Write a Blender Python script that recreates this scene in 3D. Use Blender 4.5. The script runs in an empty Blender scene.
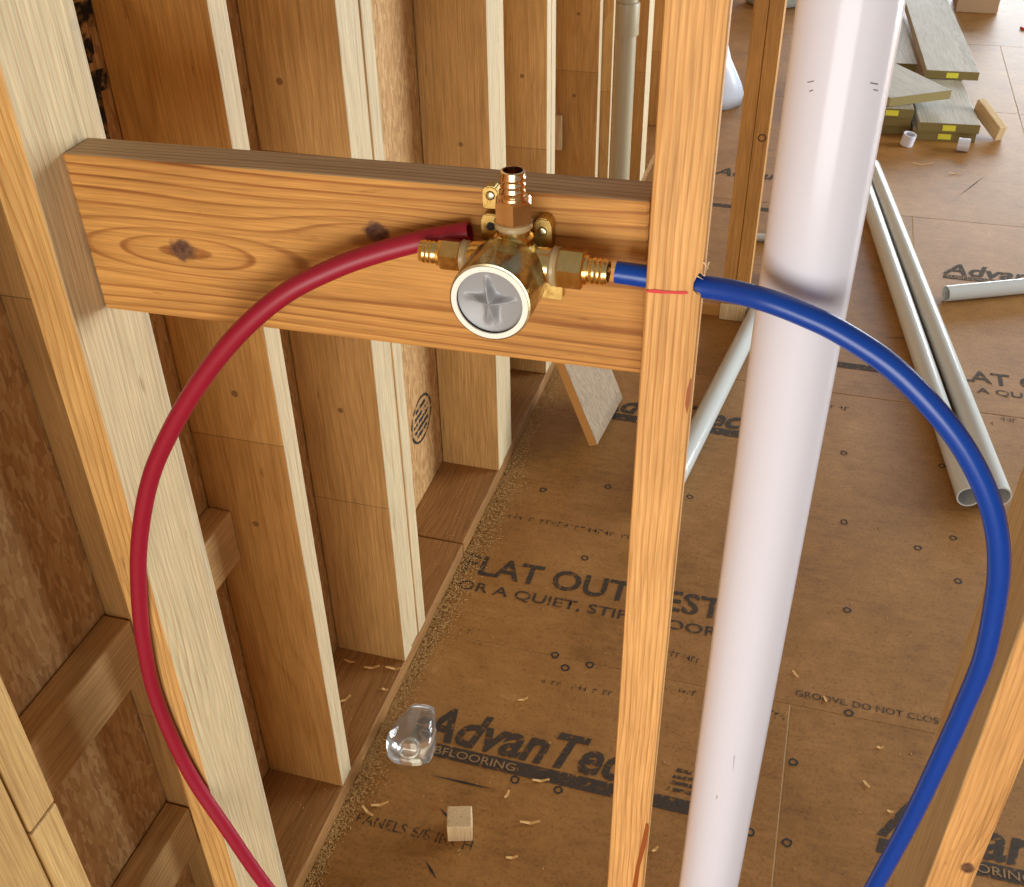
import bpy, bmesh, math, random
from mathutils import Vector, Matrix, noise
random.seed(7)
S = bpy.context.scene
COL = S.collection

# ------------------------------------------------------------------ camera
RIGHT = Vector((0.9605883, 0.27755498, -0.01527605))
UP = Vector((-0.15046383, 0.56537478, 0.81099444))
FWD = Vector((-0.23373224, 0.77673328, -0.58485439))
CAM = Vector((0, 0, 1.575))
FPX = 1072.0
cd = bpy.data.cameras.new('camera'); cam = bpy.data.objects.new('camera', cd); COL.objects.link(cam)
cd.sensor_width = 36; cd.sensor_fit = 'HORIZONTAL'; cd.lens = FPX / 1024 * 36
cd.clip_start = 0.02; cd.clip_end = 100
M = Matrix((RIGHT, UP, -FWD)).transposed().to_4x4(); M.translation = CAM
cam.matrix_world = M
S.camera = cam

# ------------------------------------------------------------------ world, light, exposure
S.view_settings.view_transform = 'Standard'; S.view_settings.look = 'None'
S.view_settings.gamma = 1; S.view_settings.use_curve_mapping = False
S.view_settings.exposure = 0.0
w = bpy.data.worlds.new('world'); S.world = w; w.use_nodes = True
w.node_tree.nodes['Background'].inputs[0].default_value = (1.0, 0.97, 0.93, 1)
w.node_tree.nodes['Background'].inputs[1].default_value = 0.28
def area(name, loc, target, sx, sy, power, colr):
    l = bpy.data.lights.new(name, 'AREA'); l.shape = 'RECTANGLE'; l.size = sx; l.size_y = sy
    l.energy = power; l.color = colr
    o = bpy.data.objects.new(name, l); COL.objects.link(o); o.location = loc
    o.rotation_euler = (Vector(target) - Vector(loc)).to_track_quat('-Z', 'Y').to_euler()
    return o
area('doorway_daylight', (4.2, 4.6, 1.15), (-0.6, 1.2, 0.9), 2.6, 2.2, 330, (0.90, 0.96, 1.0))
area('far_sheen_fill', (1.8, 10.4, 1.35), (0.3, 3.0, 0.6), 3.4, 2.2, 240, (0.86, 0.94, 1.0))  # unseen light added to put a sheen on the far floor
area('window_daylight', (0.15, -2.5, 0.8), (-0.15, 0.8, 1.0), 2.6, 1.6, 108, (1.0, 0.965, 0.92))

# ------------------------------------------------------------------ pixel helpers (directions only; depth from a plane touched)
def ray(p):
    return RIGHT * ((p[0] - 512) / FPX) - UP * ((p[1] - 443.5) / FPX) + FWD
def onp(p, ax, v):
    r = ray(p); return CAM + r * ((v - CAM[ax]) / r[ax])

# ------------------------------------------------------------------ materials
MATS = {}
class NT:
    def __init__(s, name):
        s.m = bpy.data.materials.new(name); s.m.use_nodes = True; s.t = s.m.node_tree
        s.b = s.t.nodes['Principled BSDF']; MATS[name] = s.m
    def n(s, typ, **kw):
        nd = s.t.nodes.new(typ)
        for k, v in kw.items():
            if k.startswith('i_'):
                key = k[2:]; key = int(key) if key.isdigit() else key
                s.put(nd.inputs[key], v)
            else: setattr(nd, k, v)
        return nd
    def put(s, sock, v):
        if isinstance(v, bpy.types.NodeSocket): s.t.links.new(v, sock)
        else: sock.default_value = v
    def math(s, op, a, b=0.0, c=None):
        nd = s.n('ShaderNodeMath', operation=op); s.put(nd.inputs[0], a); s.put(nd.inputs[1], b)
        if c is not None: s.put(nd.inputs[2], c)
        return nd.outputs[0]
    def vmath(s, op, a, b=(0, 0, 0)):
        nd = s.n('ShaderNodeVectorMath', operation=op); s.put(nd.inputs[0], a); s.put(nd.inputs[1], b)
        return nd.outputs['Value' if op in ('LENGTH', 'DISTANCE', 'DOT_PRODUCT') else 'Vector']
    def noise(s, vec, scale, detail=2, rough=.5, dist=0.0):
        nd = s.n('ShaderNodeTexNoise'); s.put(nd.inputs['Vector'], vec); s.put(nd.inputs['Scale'], scale)
        nd.inputs['Detail'].default_value = detail; nd.inputs['Roughness'].default_value = rough
        nd.inputs['Distortion'].default_value = dist
        return nd.outputs['Fac']
    def ramp(s, fac, pts):
        nd = s.n('ShaderNodeValToRGB'); s.put(nd.inputs[0], fac); cr = nd.color_ramp
        while len(cr.elements) < len(pts): cr.elements.new(0.5)
        for e, (p, c) in zip(cr.elements, pts):
            e.position = p; e.color = (*c, 1) if len(c) == 3 else c
        return nd.outputs[0]
    def mix(s, fac, a, b, mode='MIX'):
        nd = s.n('ShaderNodeMix', data_type='RGBA', blend_type=mode)
        s.put(nd.inputs[0], fac); s.put(nd.inputs[6], a); s.put(nd.inputs[7], b)
        return nd.outputs[2]
    def obj(s): return s.n('ShaderNodeTexCoord').outputs['Object']
    def bump(s, h, strength, dist=.001):
        nd = s.n('ShaderNodeBump'); nd.inputs['Strength'].default_value = strength; nd.inputs['Distance'].default_value = dist
        s.put(nd.inputs['Height'], h); s.t.links.new(nd.outputs[0], s.b.inputs['Normal'])
def c4(c): return (*c, 1)
def srgb(r, g, b):
    f = lambda v: (v / 255 / 12.92) if v / 255 <= .04045 else ((v / 255 + .055) / 1.055) ** 2.4
    return (f(r), f(g), f(b))

def plain(name, col, rough=.5, metal=0, **kw):
    t = NT(name); t.b.inputs['Base Color'].default_value = c4(col); t.b.inputs['Roughness'].default_value = rough
    t.b.inputs['Metallic'].default_value = metal
    for k, v in kw.items(): t.b.inputs[k].default_value = v
    return t.m

def wood(name, light, dark, pith=None, ring=.005, warp=.012, contrast=.8, knots=(), section=0, streak=.34, rough=.62, grey=0.0, wz=2.2, pale=()):
    """growth rings round a pith line parallel to local z"""
    t = NT(name); co = t.obj()
    rnd = t.n('ShaderNodeObjectInfo').outputs['Random']
    if pith is None:
        px = t.math('MULTIPLY_ADD', rnd, .30, -.15)
        py = t.math('MULTIPLY_ADD', t.math('FRACT', t.math('MULTIPLY', rnd, 7.31)), .16, .02)
    else: px, py = pith
    zoff = t.math('MULTIPLY', rnd, 37.0)
    sep = t.n('ShaderNodeSeparateXYZ'); t.put(sep.inputs[0], co); x, y, z = sep.outputs
    zz = t.math('ADD', z, zoff)
    comb = t.n('ShaderNodeCombineXYZ'); t.put(comb.inputs[0], t.math('MULTIPLY', x, 9)); t.put(comb.inputs[1], t.math('MULTIPLY', y, 9)); t.put(comb.inputs[2], t.math('MULTIPLY', zz, wz))
    wob = t.noise(comb.outputs[0], 1.0, 2, .45)
    dx = t.math('SUBTRACT', x, px); dy = t.math('SUBTRACT', y, py)
    r = t.math('SQRT', t.math('ADD', t.math('MULTIPLY', dx, dx), t.math('MULTIPLY', dy, dy)))
    r = t.math('MULTIPLY_ADD', t.math('SUBTRACT', wob, .5), warp * 4, r)
    kd = None
    for (kx, ky, kz, mx, my, rad, push) in knots:
        vx = t.math('MULTIPLY', t.math('SUBTRACT', x, kx), mx); vy = t.math('MULTIPLY', t.math('SUBTRACT', y, ky), my); vz = t.math('MULTIPLY', t.math('SUBTRACT', z, kz), .8)
        d2 = t.math('ADD', t.math('ADD', t.math('MULTIPLY', vx, vx), t.math('MULTIPLY', vy, vy)), t.math('MULTIPLY', vz, vz))
        vz2 = t.math('MULTIPLY', vz, .3)
        e2 = t.math('ADD', t.math('ADD', t.math('MULTIPLY', vx, vx), t.math('MULTIPLY', vy, vy)), t.math('MULTIPLY', vz2, vz2))
        bumpf = t.math('POWER', 2.718, t.math('MULTIPLY', e2, -1 / (rad * 2.0) ** 2))
        r = t.math('MULTIPLY_ADD', bumpf, push, r)
        d = t.math('SQRT', d2)
        d = t.math('ADD', d, t.math('MULTIPLY', t.math('SUBTRACT', t.noise(co, 120, 2), .5), rad * .7))
        k = t.n('ShaderNodeMapRange'); t.put(k.inputs[0], d); k.inputs[1].default_value = rad * 1.15; k.inputs[2].default_value = rad * .75; k.inputs[3].default_value = 0; k.inputs[4].default_value = 1
        kd = k.outputs[0] if kd is None else t.math('MAXIMUM', kd, k.outputs[0])
    fr = t.math('FRACT', t.math('DIVIDE', r, ring))
    late = t.ramp(fr, [(0, (0, 0, 0)), (.42, (.12, .12, .12)), (.66, (.35, .35, .35)), (.80, (1, 1, 1)), (.90, (.9, .9, .9)), (.96, (.12, .12, .12)), (1, (0, 0, 0))])
    amp = t.n('ShaderNodeMapRange'); c2 = t.n('ShaderNodeCombineXYZ'); t.put(c2.inputs[0], t.math('MULTIPLY', x, 25)); t.put(c2.inputs[1], t.math('MULTIPLY', y, 25)); t.put(c2.inputs[2], t.math('MULTIPLY', zz, 3))
    t.put(amp.inputs[0], t.noise(c2.outputs[0], 1, 2)); amp.inputs[1].default_value = .25; amp.inputs[2].default_value = .7; amp.inputs[3].default_value = .35; amp.inputs[4].default_value = 1
    late = t.math('MULTIPLY', late, t.math('MULTIPLY', amp.outputs[0], contrast))
    c3 = t.n('ShaderNodeCombineXYZ'); t.put(c3.inputs[0], t.math('MULTIPLY', x, 700)); t.put(c3.inputs[1], t.math('MULTIPLY', y, 700)); t.put(c3.inputs[2], t.math('MULTIPLY', zz, 18))
    fib = t.noise(c3.outputs[0], 1, 3, .6)
    base = t.mix(late, c4(light), c4(dark))
    c6 = t.n('ShaderNodeCombineXYZ'); t.put(c6.inputs[0], t.math('MULTIPLY', x, 260)); t.put(c6.inputs[1], t.math('MULTIPLY', y, 260)); t.put(c6.inputs[2], t.math('MULTIPLY', zz, 5))
    fib2 = t.noise(c6.outputs[0], 1, 4, .65)
    fibc = t.mix(1, t.ramp(fib, [(.25, (1 - streak,) * 3), (.75, (1 + streak * .2,) * 3)]), t.ramp(fib2, [(.28, (.74, .70, .66)), (.5, (1, 1, 1)), (.75, (1.08, 1.08, 1.08))]), 'MULTIPLY')
    c7 = t.n('ShaderNodeCombineXYZ'); t.put(c7.inputs[0], t.math('MULTIPLY', x, 90)); t.put(c7.inputs[1], t.math('MULTIPLY', y, 90)); t.put(c7.inputs[2], t.math('MULTIPLY', zz, 16))
    grime = t.ramp(t.noise(c7.outputs[0], 1, 5, .6), [(.66, (1, 1, 1)), (.76, (.62, .55, .48))])
    fibc = t.mix(1, fibc, grime, 'MULTIPLY')
    base = t.mix(1, base, fibc, 'MULTIPLY')
    # blotchy tone drift
    c5 = t.n('ShaderNodeCombineXYZ'); t.put(c5.inputs[0], t.math('MULTIPLY', x, 20)); t.put(c5.inputs[1], t.math('MULTIPLY', y, 20)); t.put(c5.inputs[2], t.math('MULTIPLY', zz, 5))
    drift = t.noise(c5.outputs[0], 1, 4, .6)
    base = t.mix(1, base, t.ramp(drift, [(.3, (.84, .80, .76)), (.7, (1.06, 1.06, 1.08))]), 'MULTIPLY')
    if section:
        q = t.math('DIVIDE', t.math('ADD', z, t.math('MULTIPLY', rnd, 1.3)), section)
        wn = t.n('ShaderNodeTexWhiteNoise', noise_dimensions='1D'); t.put(wn.inputs['W'], t.math('FLOOR', q))
        base = t.mix(1, base, t.ramp(wn.outputs[0], [(0, (.80, .74, .68)), (1, (1.1, 1.12, 1.16))]), 'MULTIPLY')
        fq = t.math('FRACT', q)
        seam = t.math('LESS_THAN', fq, .0014 / section)
        base = t.mix(t.math('MULTIPLY', seam, .65), base, c4((.09, .05, .02)))
        # small dark pin knots
        vor = t.n('ShaderNodeTexVoronoi'); t.put(vor.inputs['Vector'], t.vmath('ADD', co, c5.outputs[0]) if False else co); vor.inputs['Scale'].default_value = 9
        kn = t.math('LESS_THAN', vor.outputs['Distance'], .045)
        base = t.mix(t.math('MULTIPLY', kn, .7), base, c4((.13, .06, .025)))
    for (axi, sg, pc_, am) in pale:      # sides that catch daylight painted paler; board top also weathered grey
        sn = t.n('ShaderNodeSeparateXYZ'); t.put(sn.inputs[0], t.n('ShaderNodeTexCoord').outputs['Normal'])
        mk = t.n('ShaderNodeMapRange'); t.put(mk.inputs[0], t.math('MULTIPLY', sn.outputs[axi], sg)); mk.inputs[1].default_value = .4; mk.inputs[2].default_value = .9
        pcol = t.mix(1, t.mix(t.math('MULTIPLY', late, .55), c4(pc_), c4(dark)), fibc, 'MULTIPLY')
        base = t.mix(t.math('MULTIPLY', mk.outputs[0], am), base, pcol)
    if kd is not None:
        kc = t.ramp(t.noise(co, 160, 3), [(.3, (.055, .02, .01)), (.7, (.19, .085, .04))])
        base = t.mix(kd, base, kc)
    t.t.links.new(base, t.b.inputs['Base Color'])
    t.b.inputs['Roughness'].default_value = rough
    t.b.inputs['Specular IOR Level'].default_value = .3
    t.bump(t.math('ADD', t.math('MULTIPLY', late, -.6), fib), .25, .0006)
    return t.m

def osb(name, cols, scale=1.0, rough=.6, dirt=None, amt=1.0, axes=(0, 1)):
    """pressed strands: angled elongated cells picked per strand"""
    t = NT(name); co = t.obj()
    wv = t.n('ShaderNodeTexNoise'); t.put(wv.inputs['Vector'], co); wv.inputs['Scale'].default_value = 6 * scale
    cow = t.vmath('ADD', co, t.vmath('SCALE', wv.outputs['Color']) if False else (0, 0, 0))
    layers = []
    for ang, sd in ((.25, 0), (-.8, 3.1), (1.45, 7.7)):
        mp = t.n('ShaderNodeMapping'); t.put(mp.inputs[0], cow)
        rot = [0, 0, 0]; rot[3 - axes[0] - axes[1]] = ang; mp.inputs['Rotation'].default_value = rot
        sc = [40 * scale] * 3; sc[axes[0]] = 19 * scale; sc[axes[1]] = 70 * scale; mp.inputs['Scale'].default_value = sc
        mp.inputs['Location'].default_value = (sd, sd, sd)
        v = t.n('ShaderNodeTexVoronoi'); t.put(v.inputs['Vector'], mp.outputs[0]); v.inputs['Scale'].default_value = 1
        v.inputs['Randomness'].default_value = 1
        sp = t.n('ShaderNodeSeparateColor'); t.put(sp.inputs[0], v.outputs['Color'])
        fine = t.noise(mp.outputs[0], 2.6, 3, .6)
        layers.append((t.math('MULTIPLY_ADD', t.math('SUBTRACT', fine, .5), .5, sp.outputs[0]), sp.outputs[1]))
    val = layers[0][0]
    for lv, pick in layers[1:]:
        k = t.math('GREATER_THAN', pick, .5)
        nd = t.n('ShaderNodeMix'); t.put(nd.inputs[0], k); t.put(nd.inputs[2], val); t.put(nd.inputs[3], lv); val = nd.outputs[0]
    col = t.ramp(val, [(.05, cols[0]), (.4, cols[1]), (.7, cols[2]), (1, cols[3])])
    if amt < 1:
        col = t.mix(1 - amt, col, c4(cols[1]))
    if dirt:
        n1 = t.noise(co, 2.2, 6, .65); n2 = t.noise(co, 45, 4, .7)
        col = t.mix(t.ramp(n1, [(.35, (0, 0, 0)), (.75, (.7, .7, .7))]), col, c4(dirt))
        col = t.mix(1, col, t.ramp(n2, [(.25, (.72, .70, .68)), (.65, (1.05, 1.05, 1.05))]), 'MULTIPLY')
    t.t.links.new(col, t.b.inputs['Base Color'])
    t.b.inputs['Roughness'].default_value = rough
    t.bump(val, .3, .0007)
    return t.m

board_c = Vector((-.3377, .719, 1.1985))
def kn(px, z_c, rad, push):      # knot on the blocking board: local x=worldY, y=worldZ, z=worldX
    p = onp(px, 1, .70); return (0, p.z - z_c[2], p.x - z_c[0], 0.0, 1.0, rad, push)
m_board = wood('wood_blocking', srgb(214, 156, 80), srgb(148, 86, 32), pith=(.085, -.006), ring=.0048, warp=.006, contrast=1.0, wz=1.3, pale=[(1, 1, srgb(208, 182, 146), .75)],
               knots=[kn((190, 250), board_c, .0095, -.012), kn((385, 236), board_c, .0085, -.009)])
m_center = wood('wood_center_stud', srgb(236, 182, 112), srgb(205, 138, 70), pith=(-.12, .02), ring=.0046, warp=.0045, contrast=1.0, wz=4.0)
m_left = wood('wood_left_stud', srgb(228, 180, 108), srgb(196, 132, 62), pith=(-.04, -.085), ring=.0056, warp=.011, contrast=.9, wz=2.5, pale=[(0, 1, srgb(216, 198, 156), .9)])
rk = onp((967, 868), 1, .655)
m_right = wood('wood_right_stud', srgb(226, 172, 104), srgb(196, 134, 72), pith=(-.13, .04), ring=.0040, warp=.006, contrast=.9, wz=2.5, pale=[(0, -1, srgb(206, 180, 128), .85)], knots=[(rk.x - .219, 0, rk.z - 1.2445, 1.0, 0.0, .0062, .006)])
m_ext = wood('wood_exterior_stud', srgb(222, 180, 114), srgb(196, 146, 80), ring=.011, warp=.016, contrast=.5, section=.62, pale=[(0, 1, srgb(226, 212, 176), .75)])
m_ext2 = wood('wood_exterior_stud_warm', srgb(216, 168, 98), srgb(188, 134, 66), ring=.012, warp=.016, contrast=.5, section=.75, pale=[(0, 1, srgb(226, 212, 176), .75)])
m_corner = wood('wood_corner_stud', srgb(214, 176, 114), srgb(192, 146, 84), ring=.009, warp=.014, contrast=.6)
m_block = wood('wood_block', srgb(220, 180, 120), srgb(190, 142, 84), ring=.008, warp=.01, contrast=.6)
m_plate = wood('wood_plate', srgb(172, 126, 72), srgb(136, 92, 48), ring=.009, warp=.02, contrast=.6)
m_inner = wood('wood_interior_stud', srgb(200, 146, 74), srgb(180, 122, 56), ring=.01, warp=.01, contrast=.5)
m_pale = wood('wood_pale', srgb(232, 206, 160), srgb(196, 156, 100), ring=.004, warp=.004, contrast=.6)
m_treated = wood('wood_treated', srgb(190, 184, 166), srgb(152, 144, 124), ring=.012, warp=.02, contrast=.6)
m_treated_end = plain('treated_end', srgb(128, 112, 62), .8)
m_osb = osb('osb_sheathing', (srgb(140, 98, 54), srgb(188, 142, 86), srgb(208, 166, 106), srgb(232, 200, 146)), 2.6, .7, axes=(2, 1), amt=.42)
def floor_mat():
    t = NT('subfloor_panel'); co = t.obj(); rnd = t.n('ShaderNodeObjectInfo').outputs['Random']
    cc = t.vmath('ADD', co, t.n('ShaderNodeCombineXYZ', i_0=t.math('MULTIPLY', rnd, 13.0)).outputs[0])
    big = t.noise(cc, 3.2, 7, .62); mid = t.noise(cc, 16, 6, .65, .6); fine = t.noise(cc, 170, 4, .7)
    lay = []
    for ang in (.2, -.6, 1.3):
        mp = t.n('ShaderNodeMapping'); t.put(mp.inputs[0], cc); mp.inputs['Rotation'].default_value = (0, 0, ang); mp.inputs['Scale'].default_value = (16, 75, 20)
        lay.append(t.noise(mp.outputs[0], 1.0, 3, .55))
    st = t.math('MAXIMUM', t.math('MAXIMUM', lay[0], lay[1]), lay[2])
    v = t.math('ADD', t.math('ADD', t.math('MULTIPLY', big, .75), t.math('MULTIPLY', mid, .45)), t.math('MULTIPLY', st, .5))
    col = t.ramp(t.math('SUBTRACT', v, .40), [(.18, srgb(116, 78, 36)), (.42, srgb(150, 106, 52)), (.62, srgb(166, 120, 64)), (.85, srgb(190, 146, 90))])
    col = t.mix(1, col, t.ramp(fine, [(.28, (.62, .58, .54)), (.48, (1, 1, 1)), (.8, (1.12, 1.1, 1.08))]), 'MULTIPLY')
    t.t.links.new(col, t.b.inputs['Base Color'])
    t.b.inputs['Roughness'].default_value = .5; t.b.inputs['Specular IOR Level'].default_value = .38
    t.bump(t.math('ADD', st, t.math('MULTIPLY', fine, .5)), .25, .0006)
    return t.m
m_floor = floor_mat()
m_osbs = osb('osb_scrap', (srgb(116, 94, 70), srgb(146, 122, 92), srgb(160, 136, 106), srgb(182, 160, 130)), 2.6, .7, axes=(2, 1), amt=.4)
m_cutedge = plain('osb_cut_edge', srgb(186, 132, 66), .8)
m_gap = plain('joint_dust', srgb(226, 196, 146), .9)
m_pvc = plain('pvc_white', srgb(212, 211, 219), .16, **{'Specular IOR Level': .3})
m_pvcg = plain('pvc_offwhite', srgb(198, 200, 196), .16)
m_pvct = plain('pvc_tan', srgb(168, 156, 126), .4)
m_red = plain('pex_red', srgb(150, 16, 44), .42)
m_redin = plain('pex_red_bore', (.02, .004, .008), .8)
m_blue = plain('pex_blue', srgb(0, 60, 150), .30)
m_blackprint = None
def printm(name, col, hole, sc=60):
    t = NT(name); co = t.obj()
    n = t.noise(co, sc, 5, .7)
    t.b.inputs['Base Color'].default_value = c4(col); t.b.inputs['Roughness'].default_value = .75
    t.t.links.new(t.ramp(n, [(hole - .08, (0, 0, 0)), (hole + .06, (1, 1, 1))]), t.b.inputs['Alpha'])
    return t.m
m_print = printm('stamp_ink', srgb(60, 48, 36), .44, 90)
m_printf = printm('stamp_ink_faded', srgb(62, 48, 34), .50, 120)
m_stencil = printm('stencil_black', (.012, .011, .01), .47, 45)
m_knock = plain('stamp_reversed', srgb(150, 118, 78), .7)
m_redink = plain('red_marker', srgb(205, 30, 28), .5)
m_pitch = plain('pitch_streak', srgb(150, 78, 34), .35)
def metal(name, c1, c2, rough):
    t = NT(name); co = t.obj(); n = t.noise(co, 90, 4, .6)
    t.t.links.new(t.ramp(n, [(.3, c1), (.7, c2)]), t.b.inputs['Base Color']); t.b.inputs['Metallic'].default_value = 1
    t.t.links.new(t.ramp(t.noise(co, 160, 3), [(.3, (rough * .7,) * 3), (.7, (rough * 1.4,) * 3)]), t.b.inputs['Roughness'])
    return t.m
m_brass = metal('brass', srgb(226, 184, 106), srgb(240, 208, 140), .2)
m_brassr = metal('brass_cast', srgb(178, 148, 84), srgb(206, 178, 110), .34)
m_copper = metal('brass_rosy', srgb(232, 190, 142), srgb(244, 212, 172), .16)
m_nickel = metal('body_nickel_brass', srgb(150, 142, 112), srgb(190, 180, 146), .22)
m_tape = plain('thread_tape', srgb(186, 160, 116), .3)
m_ring = plain('guard_ring', srgb(240, 234, 220), .4)
m_guard = plain('guard_plastic', srgb(150, 150, 150), .3)
m_glass = plain('clear_plastic', (.95, .97, .95), .03, **{'Transmission Weight': .94, 'IOR': 1.47})
m_tag = plain('yellow_tag', srgb(226, 220, 60), .6)
m_card = plain('cardboard', srgb(170, 138, 104), .8)
m_redthing = plain('red_plastic', srgb(200, 30, 24), .4)
m_bag = plain('white_plastic', srgb(214, 222, 236), .3)
m_bin = plain('grey_plastic', srgb(150, 152, 140), .6)
m_dust = plain('sawdust', srgb(190, 150, 92), .9)
m_chip = plain('wood_shaving', srgb(222, 178, 112), .8)
m_knotd = plain('knot_dark', srgb(88, 52, 22), .7)
m_mark = plain('grey_scuff', srgb(120, 112, 112), .6)
m_black = plain('black_ink', (.02, .018, .015), .7)

# ------------------------------------------------------------------ builders
def link(name, me, mat=None, parent=None):
    o = bpy.data.objects.new(name, me); COL.objects.link(o)
    if mat and me is not None and not me.materials: me.materials.append(mat)
    if parent: o.parent = parent
    return o
def mesh(name, verts, faces, mat=None, parent=None, smooth=False):
    me = bpy.data.meshes.new(name); me.from_pydata([tuple(v) for v in verts], [], faces); me.update()
    if smooth:
        for p in me.polygons: p.use_smooth = True
    return link(name, me, mat, parent)
def frombm(name, bm, mat=None, parent=None, smooth=False, autos=False):
    me = bpy.data.meshes.new(name); bm.normal_update(); bm.to_mesh(me); bm.free()
    if smooth:
        for p in me.polygons: p.use_smooth = True
    o = link(name, me, mat, parent)
    if autos:
        for e in me.edges: pass
        me.set_sharp_from_angle(angle=math.radians(35))
    return o
def tag(o, label=None, cat=None, group=None, kind=None):
    if label: o['label'] = label
    if cat: o['category'] = cat
    if group: o['group'] = group
    if kind: o['kind'] = kind
    return o
ROT = {'Z': Matrix.Identity(3), 'X': Matrix(((0, 0, 1), (1, 0, 0), (0, 1, 0))), 'Y': Matrix(((0, 1, 0), (0, 0, 1), (1, 0, 0)))}
def boxbm(sx, sy, sz, bev=.0015, seg=1):
    bm = bmesh.new(); bmesh.ops.create_cube(bm, size=1)
    bmesh.ops.scale(bm, vec=(sx, sy, sz), verts=bm.verts)
    if bev: bmesh.ops.bevel(bm, geom=list(bm.edges), offset=bev, segments=seg, affect='EDGES', profile=.5)
    return bm
def put(o, loc, rot3=None):
    m = (rot3 or Matrix.Identity(3)).to_4x4(); m.translation = Vector(loc)
    o.matrix_basis = m
    return o
def lumber(name, lo, hi, axis, mat, parent=None, bev=.0022):
    lo, hi = Vector(lo), Vector(hi); d = hi - lo; R = ROT[axis]
    ls = R.transposed() @ d; ls = Vector([abs(v) for v in ls])
    o = frombm(name, boxbm(ls.x, ls.y, ls.z, bev, 2), mat, parent)
    return put(o, (lo + hi) / 2, R)
def lathe(name, prof, axis, loc, mat, parent=None, seg=32, smooth=True, close=False):
    """prof: (radius, t) along the unit axis from loc; closed with caps where radius is 0"""
    a = Vector(axis).normalized(); u = a.orthogonal().normalized(); v = a.cross(u)
    vs, fs = [], []
    for r, t in prof:
        for k in range(seg):
            th = 2 * math.pi * k / seg
            vs.append(a * t + (u * math.cos(th) + v * math.sin(th)) * r)
    n = len(prof)
    for i in range(n - 1):
        for k in range(seg):
            k2 = (k + 1) % seg
            fs.append((i * seg + k, i * seg + k2, (i + 1) * seg + k2, (i + 1) * seg + k))
    if close:
        for k in range(seg):
            k2 = (k + 1) % seg
            fs.append(((n - 1) * seg + k, (n - 1) * seg + k2, k2, k))
    else:
        fs.append(tuple(range(seg))[::-1]); fs.append(tuple((n - 1) * seg + k for k in range(seg)))
    o = mesh(name, vs, fs, mat, parent, smooth)
    bm = bmesh.new(); bm.from_mesh(o.data); bmesh.ops.remove_doubles(bm, verts=bm.verts, dist=1e-6)
    bmesh.ops.recalc_face_normals(bm, faces=bm.faces); bm.to_mesh(o.data); bm.free()
    if smooth:
        for p in o.data.polygons: p.use_smooth = True
        o.data.set_sharp_from_angle(angle=math.radians(38))
    o.location = Vector(loc)
    return o
def catmull(P, n=10):
    P = [Vector(p) for p in P]; P = [P[0] * 2 - P[1]] + P + [P[-1] * 2 - P[-2]]; out = []
    for i in range(1, len(P) - 2):
        a, b, c, d = P[i - 1:i + 3]
        for k in range(n):
            t = k / n
            out.append(.5 * ((2 * b) + (c - a) * t + (2 * a - 5 * b + 4 * c - d) * t * t + (3 * b - a - 3 * c + d) * t ** 3))
    out.append(P[-2]); return out
def tube(name, pts, ro, ri, mat, parent=None, seg=24, bore=.05):
    """hollow tube swept along pts; the bore is real over its first stretch at both ends"""
    pts = [Vector(p) for p in pts]; o0 = pts[0].copy(); pts = [p - o0 for p in pts]
    T = []
    for i in range(len(pts)):
        T.append((pts[min(i + 1, len(pts) - 1)] - pts[max(i - 1, 0)]).normalized())
    u = T[0].orthogonal().normalized(); vs, fs = [], []; rings = []
    def ringat(p, t, u, r):
        v = t.cross(u); s = len(vs)
        for k in range(seg):
            th = 2 * math.pi * k / seg; vs.append(p + (u * math.cos(th) + v * math.sin(th)) * r)
        return s
    outer, inner = [], []
    for i, p in enumerate(pts):
        if i:
            q = T[i - 1].rotation_difference(T[i]); u = q @ u
        u = (u - T[i] * u.dot(T[i])).normalized()
        outer.append(ringat(p, T[i], u, ro)); inner.append(ringat(p, T[i], u, ri))
    def join(a, b, flip):
        for k in range(seg):
            k2 = (k + 1) % seg; f = (a + k, a + k2, b + k2, b + k); fs.append(f[::-1] if flip else f)
    for i in range(len(pts) - 1):
        join(outer[i], outer[i + 1], False); join(inner[i], inner[i + 1], True)
    join(inner[0], outer[0], False); join(outer[-1], inner[-1], False)
    o = mesh(name, vs, fs, mat, parent, True); o.data.set_sharp_from_angle(angle=math.radians(50)); o.location = o0
    return o
def empty(name, loc=(0, 0, 0)):
    o = bpy.data.objects.new(name, None); COL.objects.link(o); o.location = loc; o.empty_display_size = .05; return o
def child(o, parent):
    """parent keeping the world place (parent is unrotated)"""
    o.parent = parent; o.location = o.location - parent.location; return o
def text(name, body, x, y, width, mat, parent, shear=0.0, off=0.0, z=.0008, height=None, rotz=0.0):
    cu = bpy.data.curves.new(name, 'FONT'); cu.body = body; cu.shear = shear; cu.offset = off; cu.fill_mode = 'FRONT'; cu.resolution_u = 3
    to = bpy.data.objects.new(name, cu); COL.objects.link(to); bpy.context.view_layer.update()
    me = bpy.data.meshes.new_from_object(to.evaluated_get(bpy.context.evaluated_depsgraph_get()))
    bpy.data.objects.remove(to); bpy.data.curves.remove(cu)
    xs = [v.co.x for v in me.vertices]; ys = [v.co.y for v in me.vertices]
    s = width / (max(xs) - min(xs)); sy = s if height is None else height / (max(ys) - min(ys)); x0 = min(xs)
    for v in me.vertices: v.co = ((v.co.x - x0) * s, v.co.y * sy, 0)
    me.materials.clear()
    o = link(name, me, mat, parent); o.location = (x, y, z); o.rotation_euler[2] = rotz
    return o
def flat(name, poly, z, mat, parent):
    return mesh(name, [(x, y, z) for x, y in poly], [tuple(range(len(poly)))], mat, parent)
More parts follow.
